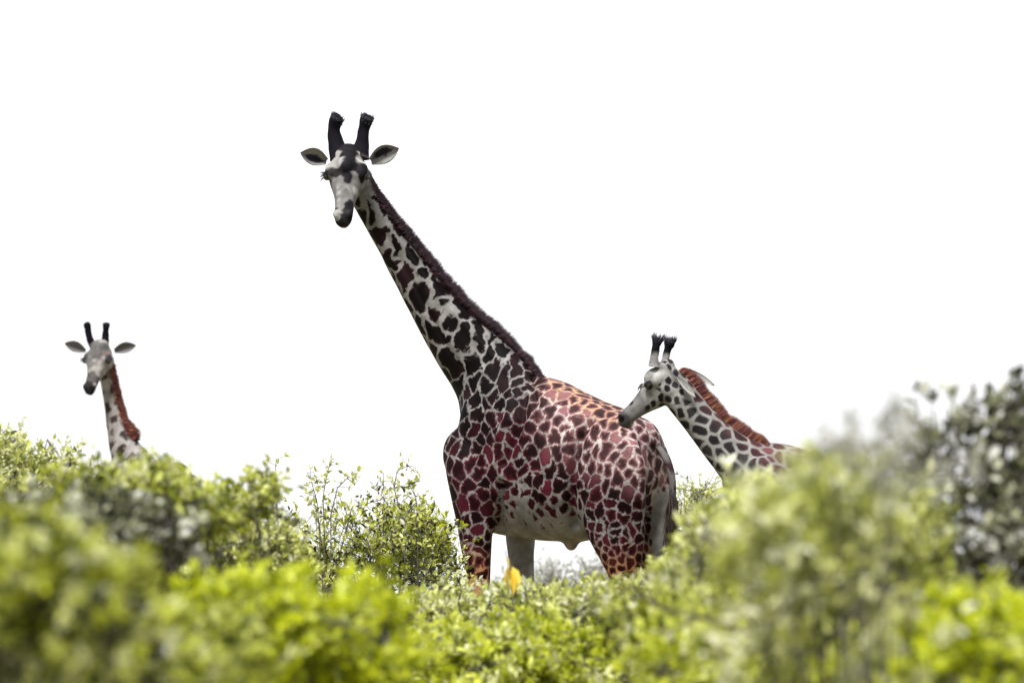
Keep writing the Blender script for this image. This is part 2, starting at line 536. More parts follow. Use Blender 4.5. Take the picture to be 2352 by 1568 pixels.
    # horns (ossicones)
    for hn in cfg['horns']:
        pts = spline([(p_[0], p_[1], p_[2], p_[3]) for p_ in hn['pts']], 14)
        cs = [W(q_[0], q_[1], D + q_[3]) for q_ in pts]
        bm = bmesh.new(); rr = []
        for i, c in enumerate(cs):
            T = (cs[min(i + 1, 13)] - cs[max(i - 1, 0)]).normalized()
            u = T.cross(Vector((0, 1, 0))).normalized(); v = T.cross(u)
            rr.append((c, u * (pts[i][2] / S), v * (pts[i][2] / S)))
        T = (cs[-1] - cs[-2]).normalized(); rl = pts[-1][2] / S
        rr.append((cs[-1] + T * rl * .35, rr[-1][1] * .82, rr[-1][2] * .82))
        rr.append((cs[-1] + T * rl * .55, rr[-1][1] * .45, rr[-1][2] * .45))
        loft(bm, rr, 16)
        for v in bm.verts:
            v.co += noise.noise_vector(v.co * 22) * .007
        mh = bpy.data.meshes.new('horn'); bm.to_mesh(mh); bm.free()
        ca = mh.attributes.new('col', 'FLOAT_COLOR', 'POINT')
        b0, b1 = cs[0].z, cs[-1].z
        for i, v in enumerate(mh.vertices):
            k = min(1, max(0, ((v.co.z - b0) / (b1 - b0) - hn['split'] + .12 * noise.noise(v.co * 30)) / .15 + .5))
            ca.data[i].color = (*[x * (1 - k) + y * k for x, y in zip(hn['low'], (.005, .0045, .007))], 1)
        ho = link('horn', mh, M_HORN, root)
        if hn.get('tuft'):
            bs, ds, ls, ws = [], [], [], []
            for k in range(hn['tuft']):
                an = rng.uniform(0, 2 * math.pi); rr_ = rl * math.sqrt(rng.random())
                i = int(rng.integers(9, 14))
                u = T.cross(Vector((0, 1, 0))).normalized(); v = T.cross(u)
                side = u * math.cos(an) + v * math.sin(an)
                bs.append(cs[i] + side * (pts[i][2] / S * .9)); ds.append(T + side * rng.uniform(.05, .45) + Vector(rng.normal(0, .08, 3)))
                ls.append(rng.uniform(.025, hn.get('tl', .05))); ws.append(.003)
            V, Fc = strands(bs, ds, ls, ws)
            t_ = link('horn_tuft', np_mesh('horn_tuft', V, Fc), M_TUFT, None, False)
            t_.parent = ho; t_.matrix_parent_inverse = Matrix.Translation(-root.location)
            t_.matrix_parent_inverse = Matrix.Identity(4)
    # ears
    for er in cfg['ears']:
        r0 = W(er['root'][0], er['root'][1], D + er['root'][2]); t0 = W(er['tip'][0], er['tip'][1], D + er['tip'][2])
        ax = t0 - r0; Ln = ax.length; ax.normalize()
        fc = Vector(er['face']); fc = (fc - ax * fc.dot(ax)).normalized(); sd_ = ax.cross(fc).normalized()
        nu, nv = 15, 11
        V, Cc = [], []
        for layer in (0, 1):
            for i in range(nu):
                u = i / (nu - 1)
                wd = er['w'] * (math.sin(math.pi * min(1, (u * .88 + .12)) ** 1.15) ** .85 * .98 + .02)
                if u > .999: wd = er['w'] * .04
                for j in range(nv):
                    v = 2 * j / (nv - 1) - 1
                    cup = er['w'] * .75 * (1 - v * v) * (1 - .6 * u)
                    thick = .009 * (1 - .6 * u) * (1 - v ** 4)
                    pnt = r0 + ax * (u * Ln) + sd_ * (v * wd) - fc * cup - (fc * thick if layer else fc * 0) + ax.cross(fc) * 0
                    pnt = pnt + Vector((0, 0, -.12 * Ln * (u * u - u) * er.get('bend', 0)))
                    V.append(pnt)
                    if layer == 0:
                        k = max(0, 1 - abs(v + .25) / .62) * max(0, 1 - abs(u - .45) / .48)
                        k = min(1, max(0, (k - .18 + .15 * noise.noise(Vector((u * 7, v * 4, er['tip'][0])))) / .12))
                        lo, dkc = er.get('col', (.17, .167, .162)), (.012, .011, .015)
                        k *= er.get('dark', 1)
                        Cc.append([x * (1 - k) + y * k for x, y in zip(lo, dkc)])
                    else:
                        Cc.append(list(er.get('back', (.18, .17, .16))))
        Fc = []
        for layer in (0, 1):
            o_ = layer * nu * nv
            for i in range(nu - 1):
                for j in range(nv - 1):
                    q_ = (o_ + i * nv + j, o_ + i * nv + j + 1, o_ + (i + 1) * nv + j + 1, o_ + (i + 1) * nv + j)
                    Fc.append(q_ if layer else q_[::-1])
        o_ = nu * nv
        for i in range(nu - 1):
            for j in (0, nv - 1):
                q_ = (i * nv + j, (i + 1) * nv + j, o_ + (i + 1) * nv + j, o_ + i * nv + j)
                Fc.append(q_ if j == 0 else q_[::-1])
        mh = np_mesh('ear', [tuple(v) for v in V], Fc)
        ca = mh.attributes.new('col', 'FLOAT_COLOR', 'POINT')
        ca.data.foreach_set('color', np.concatenate([np.array(Cc), np.ones((len(Cc), 1))], 1).astype(np.float32).ravel())
        link('ear', mh, M_EAR, root)
    # mane along the crest of the neck
    mn = cfg['mane']
    bs, ds, ls, ws = [], [], [], []
    m0, m1 = mn['range']
    for k in range(mn['count']):
        u = m0 + (m1 - m0) * (k + rng.random()) / mn['count']
        g = u * (len(dors) - 1); i = min(int(g), len(dors) - 2); t = g - i
        c = dors[i][0].lerp(dors[i + 1][0], t); V_ = dors[i][1].lerp(dors[i + 1][1], t); T = dors[i][2]; h = dors[i][3] * (1 - t) + dors[i + 1][3] * t
        e = (u - m0) / (m1 - m0)
        lat = rng.normal(0, mn['wide'])
        bs.append(c + V_ * (h * .985 - abs(lat) * .25 - .012) + dors[i][4] * lat)
        cl = .9 + .16 * noise.noise(c * 16)
        ds.append(V_ * 1.0 + T * mn['lean'] + dors[i][4] * (lat * 3 + rng.normal(0, .06)) + Vector(rng.normal(0, .05, 3)))
        ls.append(np.interp(e, mn['prof'][0], mn['prof'][1]) * cl * rng.uniform(.75, 1.1)); ws.append(mn['hair'])
    V, Fc = strands(bs, ds, ls, ws)
    link('mane', np_mesh('mane', V, Fc), mn['mat'], root, False)
    # tail
    if 'tail' in cfg:
        tl = spline(cfg['tail'], 16)
        bm = bmesh.new()
        cs = [Bp(q_[0], q_[1], q_[2]) for q_ in tl]
        loft(bm, [(c, a * (q_[3] / S), f * (q_[3] / S)) for c, q_ in zip(cs, tl)], 12)
        mh = bpy.data.meshes.new('tail'); bm.to_mesh(mh); bm.free()
        ca = mh.attributes.new('col', 'FLOAT_COLOR', 'POINT')
        for i, v in enumerate(mh.vertices):
            k = 1 if noise.noise(v.co * 16) > .05 else 0
            ca.data[i].color = (.02, .008, .01, 1) if k else (.075, .07, .068, 1)
        to = link('tail', mh, M_EAR, root)
        bs, ds, ls, ws = [], [], [], []
        for k in range(260):
            i = int(rng.integers(9, 16))
            bs.append(cs[i] + Vector(rng.normal(0, .012, 3))); ds.append(Vector((rng.normal(-.06, .1), rng.normal(0, .1), -1)))
            ls.append(rng.uniform(.2, .42)); ws.append(.0035)
        V, Fc = strands(bs, ds, ls, ws)
        t_ = link('tail_tuft', np_mesh('tail_tuft', V, Fc), M_TAIL, None, False)
        t_.parent = to
        # parented at identity: the tail sits at the root's inverse translation
    bpy.context.view_layer.update()
    return root

def sm(x, a_, b_):
    t = np.clip((x - a_) / (b_ - a_), 0, 1); return t * t * (3 - 2 * t)

# ---------------- the tall adult
def adult_spacing(px, py, headw, ht):
    neck = py < 870 - (px - 1080) * .35
    s = np.where(neck, .110, .076)
    s = np.where((px > 1310) & (py > 960), .066, s)
    s = np.where((px > 1300) & (py > 1190), .047, s)
    s = np.where((px < 1180) & (py > 1180), .062, s)
    s = np.where((py > 1330), .06, s)
    s = np.where(headw & (ht > .05), 0.0, s)
    return s
def adult_gap(px, py, headw, ht):
    k = 1 - sm(py + (px - 1080) * .35, 700, 960)
    return .0036 + .0072 * k, np.where(headw, .03, .2)
def adult_sup(px, py, co, no, headw, hx, ht, hz):
    s = np.zeros(len(px))
    belly = (px > 1150) & (px < 1340) & (py > 1040)
    s += np.where(belly, .55 * sm(py + 30 * (px < 1215) + 14 * np.sin(px * .09) + 9 * np.sin(px * .23), 1125, 1235), 0)
    s += np.where(no[:, 2] < -.75, 1.0, 0)
    inner = (py > 1120) & (no[:, 1] < -.2) & (px > 1140) & (px < 1260) & (py > 1215)
    s += np.where(inner, 1, 0)
    # far legs are seen from the inside, which is plain
    s += sm(px, 1490, 1510) * sm(py, 1110, 1150) * .9
    s += np.where(headw & (ht > -.2), 2.0, 0)
    s += sm(py, 1325, 1345)
    return s
def adult_cols(px, py, co, no, rnd):
    n = len(px)
    up = sm(-(py + (px - 1080) * .45), -1075, -900)[:, None]
    lt = np.tile(np.array([.122, .118, .116]), (n, 1))
    body_dk = np.array([.036, .004, .009]) * (0.3 + .95 * rnd[:, None])
    neck_dk = np.array([.006, .0022, .0028]) * (0.4 + 1.0 * rnd[:, None])
    dk = body_dk * (1 - up) + neck_dk * up
    # pale highlight along the upper back and flank, painted into both coat colours
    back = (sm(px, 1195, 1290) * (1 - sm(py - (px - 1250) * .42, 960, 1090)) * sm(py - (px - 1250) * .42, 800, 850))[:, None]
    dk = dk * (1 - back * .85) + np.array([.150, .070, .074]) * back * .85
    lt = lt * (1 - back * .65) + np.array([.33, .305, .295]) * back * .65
    crest = (sm(px, 1215, 1280) * (1 - sm(py - (px - 1250) * .5, 880, 930)) * (1 - sm(px, 1400, 1460)))[:, None]
    lt = lt * (1 - crest * .75) + np.array([.30, .16, .06]) * crest * .75
    tan = sm(py, 1225, 1320)[:, None] * np.where((px > 1500) | ((px > 1140) & (px < 1260)), 0, 1)[:, None]
    lt = lt * (1 - tan * .8) + np.array([.24, .105, .042]) * tan * .8
    dk = dk * (1 - tan * .5) + np.array([.06, .015, .006]) * tan * .5
    return lt, dk
BLK = (.005, .0045, .006); GRY = (.075, .072, .072); PALE = (.185, .183, .18); DGR = (.012, .0115, .012)
adult_face = [(0, .3, .0, .42, (.108, .105, .104)), (0, -.03, .11, .105, (.006, .0055, .0065)), (0, -.06, .08, .075, (.006, .0055, .0065)), (.0, .03, .13, .05, (.006, .0055, .0065)),
              (-.075, .08, .10, .075, PALE), (-.055, .13, .10, .055, PALE), (-.115, .12, .06, .05, PALE), (.09, .06, .09, .045, (.22, .215, .21)),
              (.015, .06, .12, .055, BLK), (.035, .11, .125, .055, BLK), (.06, .15, .105, .05, BLK), (.03, .18, .11, .055, BLK), (.015, .23, .085, .042, BLK), (.01, .275, .07, .026, BLK),
              (.10, .17, .075, .045, BLK), (-.122, .19, .04, .045, BLK), (.122, .185, .035, .055, BLK), (-.085, .205, .075, .03, DGR), (-.05, .215, .085, .025, DGR),
              (-.045, .33, .045, .022, PALE), (-.04, .38, .04, .02, PALE), (-.035, .43, .035, .016, PALE), (.008, .37, .055, .032, GRY), (.012, .36, .055, .018, DGR), (.06, .33, .02, .03, (.2, .195, .19)),
              (.045, .45, .02, .02, DGR), (.03, .60, -.03, .08, BLK), (.0, .64, -.06, .07, DGR), (.045, .54, .0, .06, BLK), (.035, .50, .03, .038, BLK), (.005, .58, .02, .038, DGR), (-.04, .63, -.03, .05, BLK),
              (-.05, .53, .012, .026, BLK), (-.045, .62, -.04, .03, BLK), (-.024, .565, .022, .018, PALE), (-.028, .60, .005, .014, PALE), (.0, .645, -.075, .035, (.06, .015, .022))]
adult = dict(
    D=38.0, x0=1300, theta=R(36), voxel=.0095, smooth=26,
    label='tall giraffe with long dark-patched neck turning its face toward the viewer above the bushes',
    torso=[(1058, 1010, 1110, .06), (1075, 970, 1165, .18), (1130, 905, 1222, .27), (1200, 870, 1236, .33), (1270, 868, 1244, .36), (1340, 903, 1243, .37),
           (1400, 928, 1228, .35), (1445, 946, 1200, .32), (1480, 966, 1160, .26), (1502, 1000, 1110, .12)],
    mass=[(1110, 1045, -.20, .17, .13, .19), (1110, 1045, .2, .15, .12, .19), (1140, 980, -.2, .15, .10, .22), (1430, 1075, -.22, .25, .11, .28), (1440, 1080, .2, .2, .12, .28),
          (1390, 990, -.25, .07, .07, .06), (1290, 1080, -.26, .3, .1, .22)],
    legs=[[(1085, 985, 20, -.2, .6), (1072, 1030, 44, -.23, .7), (1070, 1070, 54, -.24, .7), (1080, 1130, 53, -.24, .75), (1090, 1200, 46, -.22, .8), (1094, 1260, 39, -.21, .85), (1100, 1340, 27, -.2, .95), (1103, 1430, 22, -.2, 1), (1105, 1490, 24, -.2, 1), (1104, 1560, 16, -.2, 1), (1104, 1760, 15, -.2, 1), (1104, 1815, 20, -.2, 1), (1104, 1852, 22, -.2, 1)],
          [(1185, 1000, 20, .2, .7), (1190, 1060, 50, .2, .7), (1192, 1140, 46, .2, .75), (1195, 1210, 40, .2, .8), (1197, 1270, 34, .2, .85), (1200, 1340, 30, .2, .95), (1202, 1430, 23, .2, 1), (1204, 1490, 24, .2, 1), (1204, 1560, 16, .2, 1), (1204, 1760, 15, .2, 1), (1204, 1815, 20, .2, 1), (1204, 1852, 22, .2, 1)],
          [(1425, 985, 22, -.18, .4), (1416, 1020, 58, -.21, .45), (1412, 1065, 80, -.24, .45), (1408, 1130, 86, -.24, .5), (1408, 1185, 86, -.23, .5), (1417, 1245, 72, -.22, .55), (1428, 1295, 51, -.21, .7), (1434, 1340, 34, -.2, .8), (1446, 1420, 24, -.2, 1), (1458, 1490, 26, -.2, 1), (1450, 1560, 17, -.2, 1), (1440, 1760, 16, -.2, 1), (1438, 1815, 20, -.2, 1), (1434, 1852, 22, -.2, 1)],
          [(1488, 1000, 16, .16, .6), (1492, 1060, 50, .2, .6), (1492, 1130, 58, .2, .6), (1492, 1185, 60, .2, .6), (1500, 1245, 54, .2, .65), (1510, 1295, 43, .2, .7), (1518, 1340, 32, .2, .8), (1530, 1420, 24, .2, 1), (1540, 1490, 26, .2, 1), (1534, 1560, 17, .2, 1), (1526, 1760, 16, .2, 1), (1524, 1815, 20, .2, 1), (1520, 1852, 22, .2, 1)]],
    neck=[(1215, 1030, 150, .10, .62), (1165, 945, 126, .22, .66), (1122, 862, 96, .32, .7), (1056, 783, 78, .38, .74), (992, 695, 60, .43, .78), (944, 622, 50, .46, .82), (908, 565, 43, .47, .84), (872, 508, 38, .47, .86), (846, 462, 37, .46, .9), (822, 415, 36, .42, .95), (808, 385, 32, .40, 1)],
    head=dict(px=(800, 372), dy=.34, fwd=(-.05, -.66, -.75), lat=(1, -.08, .0), scale=(1.04, .88, 1.0)),
    extra=[(1312, 1250, -.0, .05, .05)],
    folds=[([(1352, 965), (1326, 1005), (1310, 1070), (1305, 1150), (1316, 1215)], -.035, .03), ([(1145, 1120), (1142, 1180), (1150, 1225)], -.03, .03),
           ([(1200, 905), (1192, 960), (1172, 1010), (1150, 1060)], -.022, .03), ([(1165, 900), (1160, 960), (1140, 1000)], .016, .04),
           ([(1230, 850), (1222, 890), (1230, 930)], -.015, .02), ([(1335, 985), (1385, 965), (1440, 960)], .018, .03), ([(1440, 1020), (1470, 1080), (1475, 1150)], .012, .04),
           ([(1225, 960), (1240, 1060), (1235, 1160)], .007, .016), ([(1252, 955), (1270, 1060), (1262, 1165)], .007, .016), ([(1280, 955), (1297, 1050), (1290, 1150)], .006, .016),
           ([(905, 520), (985, 640), (1080, 760), (1170, 850)], .010, .03), ([(880, 545), (955, 680), (1020, 800), (1080, 900)], -.008, .025), ([(1050, 1100), (1062, 1200), (1080, 1300)], .01, .025),
           ([(1440, 1200), (1448, 1270), (1452, 1330)], -.01, .02)],
    horns=[dict(pts=[(782, 362, 27, .32), (773, 335, 20, .33), (767, 300, 15, .33), (770, 280, 16, .32), (774, 272, 16.5, .31)], split=-.2, tuft=160, tl=.035, low=(.06, .055, .055)),
           dict(pts=[(824, 362, 26, .32), (831, 330, 17, .33), (836, 300, 13.5, .33), (840, 280, 15.5, .32), (843, 272, 15.5, .31)], split=.0, tuft=160, tl=.035, low=(.07, .06, .06))],
    ears=[dict(root=(752, 372, .40), tip=(690, 351, .36), face=(-.15, -1, -.1), w=.058, bend=1),
          dict(root=(850, 372, .40), tip=(916, 341, .36), face=(.15, -1, -.1), w=.062, bend=1)],
    mane=dict(range=(.105, .95), count=9500, wide=.015, lean=-.2, hair=.0027, prof=((0, .06, .2, .5, .75, .88, 1), (.05, .085, .10, .095, .06, .03, .012)), mat=M_MANE_DARK),
    tail=[(1510, 1020, 0, 12), (1530, 1052, -.02, 10), (1544, 1100, -.03, 8), (1546, 1160, -.03, 6), (1543, 1215, -.03, 4)],
    flow=(.2, 0, 1),
    seeds=[(850, 425, 860, 442), (832, 490, 828, 506), (855, 478, 850, 503), (872, 448, 884, 488), (903, 474, 915, 490), (880, 514, 863, 552),
           (908, 506, 926, 533), (894, 545, 900, 578), (934, 566, 946, 588), (884, 590, 892, 606), (926, 622, 918, 646), (966, 618, 968, 630),
           (964, 650, 948, 702), (1000, 638, 1018, 662), (1012, 692, 1026, 734), (998, 716, 1020, 712), (980, 762, 1006, 772), (1062, 690, 1074, 712), (1062, 758, 1060, 800), (1066, 810, 1078, 850),
           (1100, 740, 1104, 788), (1128, 772, 1120, 800), (1150, 786, 1164, 802), (1012, 828, 1036, 850), (1050, 888, 1040, 905), (1136, 830, 1130, 858), (1158, 826, 1152, 880), (1190, 822, 1186, 850)],
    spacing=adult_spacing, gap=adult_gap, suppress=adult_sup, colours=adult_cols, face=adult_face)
giraffe(adult)

# ---------------- the young one behind its rump
def calf_spacing(px, py, headw, ht):
    s = np.full(len(px), .074)
    s = np.where(headw & (ht > -.02), .046, s)
    return s
def calf_gap(px, py, headw, ht):
    return np.where(headw, .0045, .0095), np.where(headw, .02, .2)
def calf_sup(px, py, co, no, headw, hx, ht, hz):
    s = np.zeros(len(px))
    s += np.where(headw & (hz > .015 - .06 * (ht > .2)) & (ht > .0), 2.0, 0)
    s += np.where(headw & (ht > .40), 2.0, 0)
    return s
def calf_cols(px, py, co, no, rnd):
    n = len(px)
    lt = np.tile(np.array([.14, .137, .133]), (n, 1))
    back = sm((px - 1550) * .7 - (py - 880) * .72, -15, 35)[:, None] * .75 * (px > 1580)[:, None]
    dk = np.array([.016, .014, .016]) * (1 - back) + np.array([.085, .03, .033]) * back
    return lt, dk * (.6 + .8 * rnd[:, None])
calf_face = [(0, .45, .0, .13, (.085, .083, .083)), (0, .36, .06, .06, (.08, .077, .08)), (0, .60, -.02, .085, (.045, .043, .045)), (-.04, .60, .0, .03, BLK), (.04, .60, .0, .03, BLK),
             (.12, .10, .03, .085, (.19, .187, .185)), (-.12, .10, .03, .085, (.19, .187, .185)), (.108, .235, .062, .042, BLK), (-.108, .235, .062, .042, BLK), (.0, .30, .10, .05, (.05, .048, .05)), (.03, .44, .05, .03, BLK), (-.03, .5, .05, .03, DGR),
             (.06, .0, .13, .055, (.16, .15, .15)), (-.06, .0, .13, .055, (.16, .15, .15))]
calf = dict(
    D=36.5, x0=1700, theta=R(-30), voxel=.0085, smooth=16,
    label='young spotted giraffe in profile with a reddish mane, muzzle at the tall giraffe\'s rump',
    torso=[(1668, 1060, 1120, .06), (1690, 1040, 1165, .15), (1735, 1022, 1200, .22), (1790, 1016, 1218, .25), (1850, 1036, 1222, .26), (1910, 1064, 1212, .25), (1960, 1088, 1180, .2), (1990, 1115, 1140, .08)],
    mass=[(1720, 1110, -.17, .12, .09, .18), (1930, 1110, -.17, .16, .09, .2)],
    legs=[[(1740, 1120, 42, s * .16, .7), (1742, 1200, 36, s * .16, .8), (1746, 1330, 22, s * .15, 1), (1748, 1470, 19, s * .15, 1), (1748, 1540, 13, s * .15, 1), (1748, 1760, 13, s * .15, 1), (1746, 1832, 18, s * .15, 1)] for s in (-1, 1)] +
         [[(1940, 1110, 60, s * .17, .6), (1936, 1190, 56, s * .17, .6), (1946, 1290, 36, s * .16, .8), (1962, 1400, 20, s * .15, 1), (1972, 1470, 20, s * .15, 1), (1964, 1550, 13, s * .15, 1), (1958, 1760, 13, s * .15, 1), (1954, 1832, 18, s * .15, 1)] for s in (-1, 1)],
    neck=[(1770, 1120, 95, .0, .6), (1728, 1085, 78, .0, .62), (1684, 1046, 58, -.02, .66), (1636, 998, 46, -.03, .7), (1598, 954, 41, -.03, .75), (1566, 914, 41, -.03, .75), (1546, 888, 40, -.02, .75), (1532, 872, 34, -.02, .8)],
    head=dict(px=(1541, 862), dy=-.02, fwd=(-.76, -.12, -.64), lat=(.10, -1, .0), scale=(.80, .71, .86), eye=(.108, .235, .062)),
    horns=[dict(pts=[(1502, 842, 13, -.07), (1504, 818, 9, -.07), (1507, 796, 9, -.07), (1509, 787, 11.5, -.07), (1510, 782, 11, -.07)], split=.55, low=(.13, .125, .125), tuft=170, tl=.06),
           dict(pts=[(1527, 842, 12, .09), (1530, 820, 8, .09), (1534, 800, 9, .09), (1537, 791, 12, .09), (1538, 785, 12, .09)], split=.5, low=(.17, .165, .16), tuft=170, tl=.06)],
    ears=[dict(root=(1556, 866, -.13), tip=(1598, 912, -.17), face=(.5, -1, .3), w=.022, dark=.45, col=(.22, .215, .21)),
          dict(root=(1572, 846, .12), tip=(1642, 884, .2), face=(.2, -1, .8), w=.030, dark=.2, col=(.26, .255, .25))],
    mane=dict(range=(.17, .99), count=8000, wide=.012, lean=-.1, hair=.0024, prof=((0, .08, .3, .6, .85, 1), (.05, .09, .10, .10, .095, .06)), mat=M_MANE_RED),
    flow=(.6, 0, -.8), jit=.014, jit2=.006, cut=.0, core=.4,
    seeds=[], spacing=calf_spacing, gap=calf_gap, suppress=calf_sup, colours=calf_cols, face=calf_face)
giraffe(calf)

# ---------------- the one far off behind the hedge
def far_spacing(px, py, headw, ht): return np.where(headw & (ht > 0), 0.0, .12)
def far_gap(px, py, headw, ht): return np.full(len(px), .024), np.where(headw, .02, .2)
def far_sup(px, py, co, no, headw, hx, ht, hz): return np.where(headw, 2.0, 0.0)
def far_cols(px, py, co, no, rnd):
    n = len(px)
    return np.tile(np.array([.16, .152, .146]), (n, 1)), np.tile(np.array([.08, .062, .058]), (n, 1)) * (.7 + .6 * rnd[:, None])
far_face = [(0, .1, .1, .13, (.07, .067, .067)), (-.08, .25, .02, .1, (.10, .097, .097)), (.1, .14, .1, .035, (.13, .06, .035)), (-.02, .46, .0, .10, (.05, .045, .045)), (0, .60, -.03, .09, (.012, .011, .012)),
            (.12, .17, .05, .05, (.03, .03, .035)), (-.12, .17, .05, .05, (.03, .03, .035))]
far = dict(
    D=57.0, x0=300, theta=R(38), voxel=.014, smooth=8,
    label='distant out-of-focus giraffe, only its head and pale neck rising above the leafy hedge',
    torso=[(262, 1085, 1130, .06), (275, 1065, 1165, .18), (305, 1050, 1192, .27), (345, 1052, 1202, .33), (390, 1072, 1204, .35), (430, 1090, 1190, .32), (455, 1110, 1165, .24), (468, 1130, 1145, .1)],
    mass=[(280, 1110, -.2, .15, .12, .18), (435, 1120, -.2, .22, .12, .25)],
    legs=[[(290 + s * 16, 1120, 34, s * .2, .7), (292 + s * 16, 1200, 28, s * .2, .8), (296 + s * 16, 1330, 18, s * .2, 1), (298 + s * 16, 1460, 15, s * .2, 1), (298 + s * 16, 1530, 10, s * .2, 1), (298 + s * 16, 1660, 10, s * .2, 1), (297 + s * 16, 1708, 14, s * .2, 1)] for s in (-1, 1)] +
         [[(430 + s * 16, 1120, 50, s * .2, .5), (430 + s * 16, 1190, 48, s * .2, .5), (436 + s * 16, 1290, 28, s * .2, .8), (446 + s * 16, 1400, 16, s * .2, 1), (452 + s * 16, 1460, 17, s * .2, 1), (446 + s * 16, 1530, 11, s * .2, 1), (442 + s * 16, 1660, 10, s * .2, 1), (440 + s * 16, 1708, 14, s * .2, 1)] for s in (-1, 1)],
    neck=[(330, 1110, 66, .1, .6), (300, 1060, 50, .18, .66), (282, 1020, 37, .25, .7), (270, 980, 29, .3, .75), (261, 935, 24, .34, .8), (253, 895, 21, .36, .85), (245, 855, 20, .36, .9), (238, 820, 20, .34, .95)],
    head=dict(px=(233, 806), dy=.28, fwd=(-.2, -.62, -.74), lat=(1, -.28, .0), scale=(1.04, .86, 1.0)),
    horns=[dict(pts=[(217, 800, 10, .3), (209, 784, 9, .29), (203, 765, 7, .28), (201, 752, 8, .27), (200, 745, 9, .27)], split=.1, low=(.12, .115, .115)),
           dict(pts=[(240, 800, 10, .3), (242, 780, 9, .29), (243, 764, 7, .28), (244, 752, 8, .27), (244, 745, 9, .27)], split=.1, low=(.12, .115, .115))],
    ears=[dict(root=(196, 806, .3), tip=(148, 788, .3), face=(0, -1, -.2), w=.055, dark=.35, col=(.11, .105, .11), bend=1),
          dict(root=(262, 806, .3), tip=(313, 793, .3), face=(0, -1, -.2), w=.055, dark=.35, col=(.11, .105, .11), bend=1)],
    mane=dict(range=(.25, .99), count=2600, wide=.02, lean=-.2, hair=.006, prof=((0, .12, .3, .6, .9, 1), (.08, .14, .06, .06, .05, .03)), mat=M_MANE_RED),
    flow=(.2, 0, 1), seeds=[], spacing=far_spacing, gap=far_gap, suppress=far_sup, colours=far_cols, face=far_face)
giraffe(far)

# ------------------------------------------------------------------ bushes
def leaf_mat(name, cols, trans=.38):
    return mat_island(name, cols, 0.55, 0.35, trans)
LEAF = {
    'bright': leaf_mat('bright_leaves', [(.03, .04, .002), (.24, .28, .003), (.48, .53, .005), (.53, .58, .04), (.60, .62, .28)], .5),
    'lime': leaf_mat('lime_leaves', [(.025, .034, .003), (.24, .28, .008), (.49, .53, .03), (.55, .58, .15), (.65, .65, .48)], .5),
    'pale': leaf_mat('pale_leaves', [(.035, .04, .015), (.28, .31, .05), (.48, .51, .13), (.57, .59, .32), (.68, .68, .65)], .5),
    'olive': leaf_mat('olive_leaves', [(.010, .013, .003), (.11, .13, .008), (.35, .39, .03), (.51, .54, .16), (.60, .60, .50)], .5),
    'mixed': leaf_mat('mixed_leaves', [(.005, .006, .004), (.04, .05, .005), (.38, .42, .015), (.54, .57, .2), (.66, .66, .63)], .48),
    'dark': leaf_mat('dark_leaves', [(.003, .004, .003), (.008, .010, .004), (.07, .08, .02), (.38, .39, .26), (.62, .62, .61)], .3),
    'grey': leaf_mat('grey_leaves', [(.3, .3, .28), (.4, .41, .36), (.5, .5, .46)], .45),
}
M_BARK = mat_plain('bark', (.06, .05, .045), .85, .1, .4, 25)
M_BARK_PALE = mat_plain('pale_bark', (.075, .07, .062), .85, .1, .35, 25)
M_DRY = mat_plain('dry_thorn', (.55, .54, .50), .7, .2, .15, 40)
M_YEL = mat_island('yellowed_leaves', [(.50, .33, .02), (.55, .40, .05), (.35, .16, .02)], .6, .2, .3)

def tubes(segs, sides=4):
    """segs: (p0, r0, p1, r1) -> one mesh's arrays"""
    P0 = np.array([tuple(s[0]) for s in segs]); P1 = np.array([tuple(s[2]) for s in segs])
    R0 = np.array([s[1] for s in segs]); R1 = np.array([s[3] for s in segs])
    Dv = P1 - P0; Dv /= np.maximum(np.linalg.norm(Dv, axis=1, keepdims=True), 1e-6)
    ref = np.where(np.abs(Dv[:, 2:3]) > .9, np.array([[1., 0, 0]]), np.array([[0, 0, 1.]]))
    U = np.cross(Dv, ref); U /= np.linalg.norm(U, axis=1, keepdims=True); V = np.cross(Dv, U)
    n = len(segs); out = np.zeros((n, 2 * sides, 3)); F = []
    for k in range(sides):
        c, s_ = math.cos(2 * math.pi * k / sides), math.sin(2 * math.pi * k / sides)
        out[:, k] = P0 + (U * c + V * s_) * R0[:, None]
        out[:, sides + k] = P1 + (U * c + V * s_) * R1[:, None]
        k2 = (k + 1) % sides
        F.append([k, k2, sides + k2, sides + k])
    base = (np.arange(n) * 2 * sides)[:, None, None]
    Fa = (np.array(F)[None] + base).reshape(-1, 4)
    return out.reshape(-1, 3), Fa

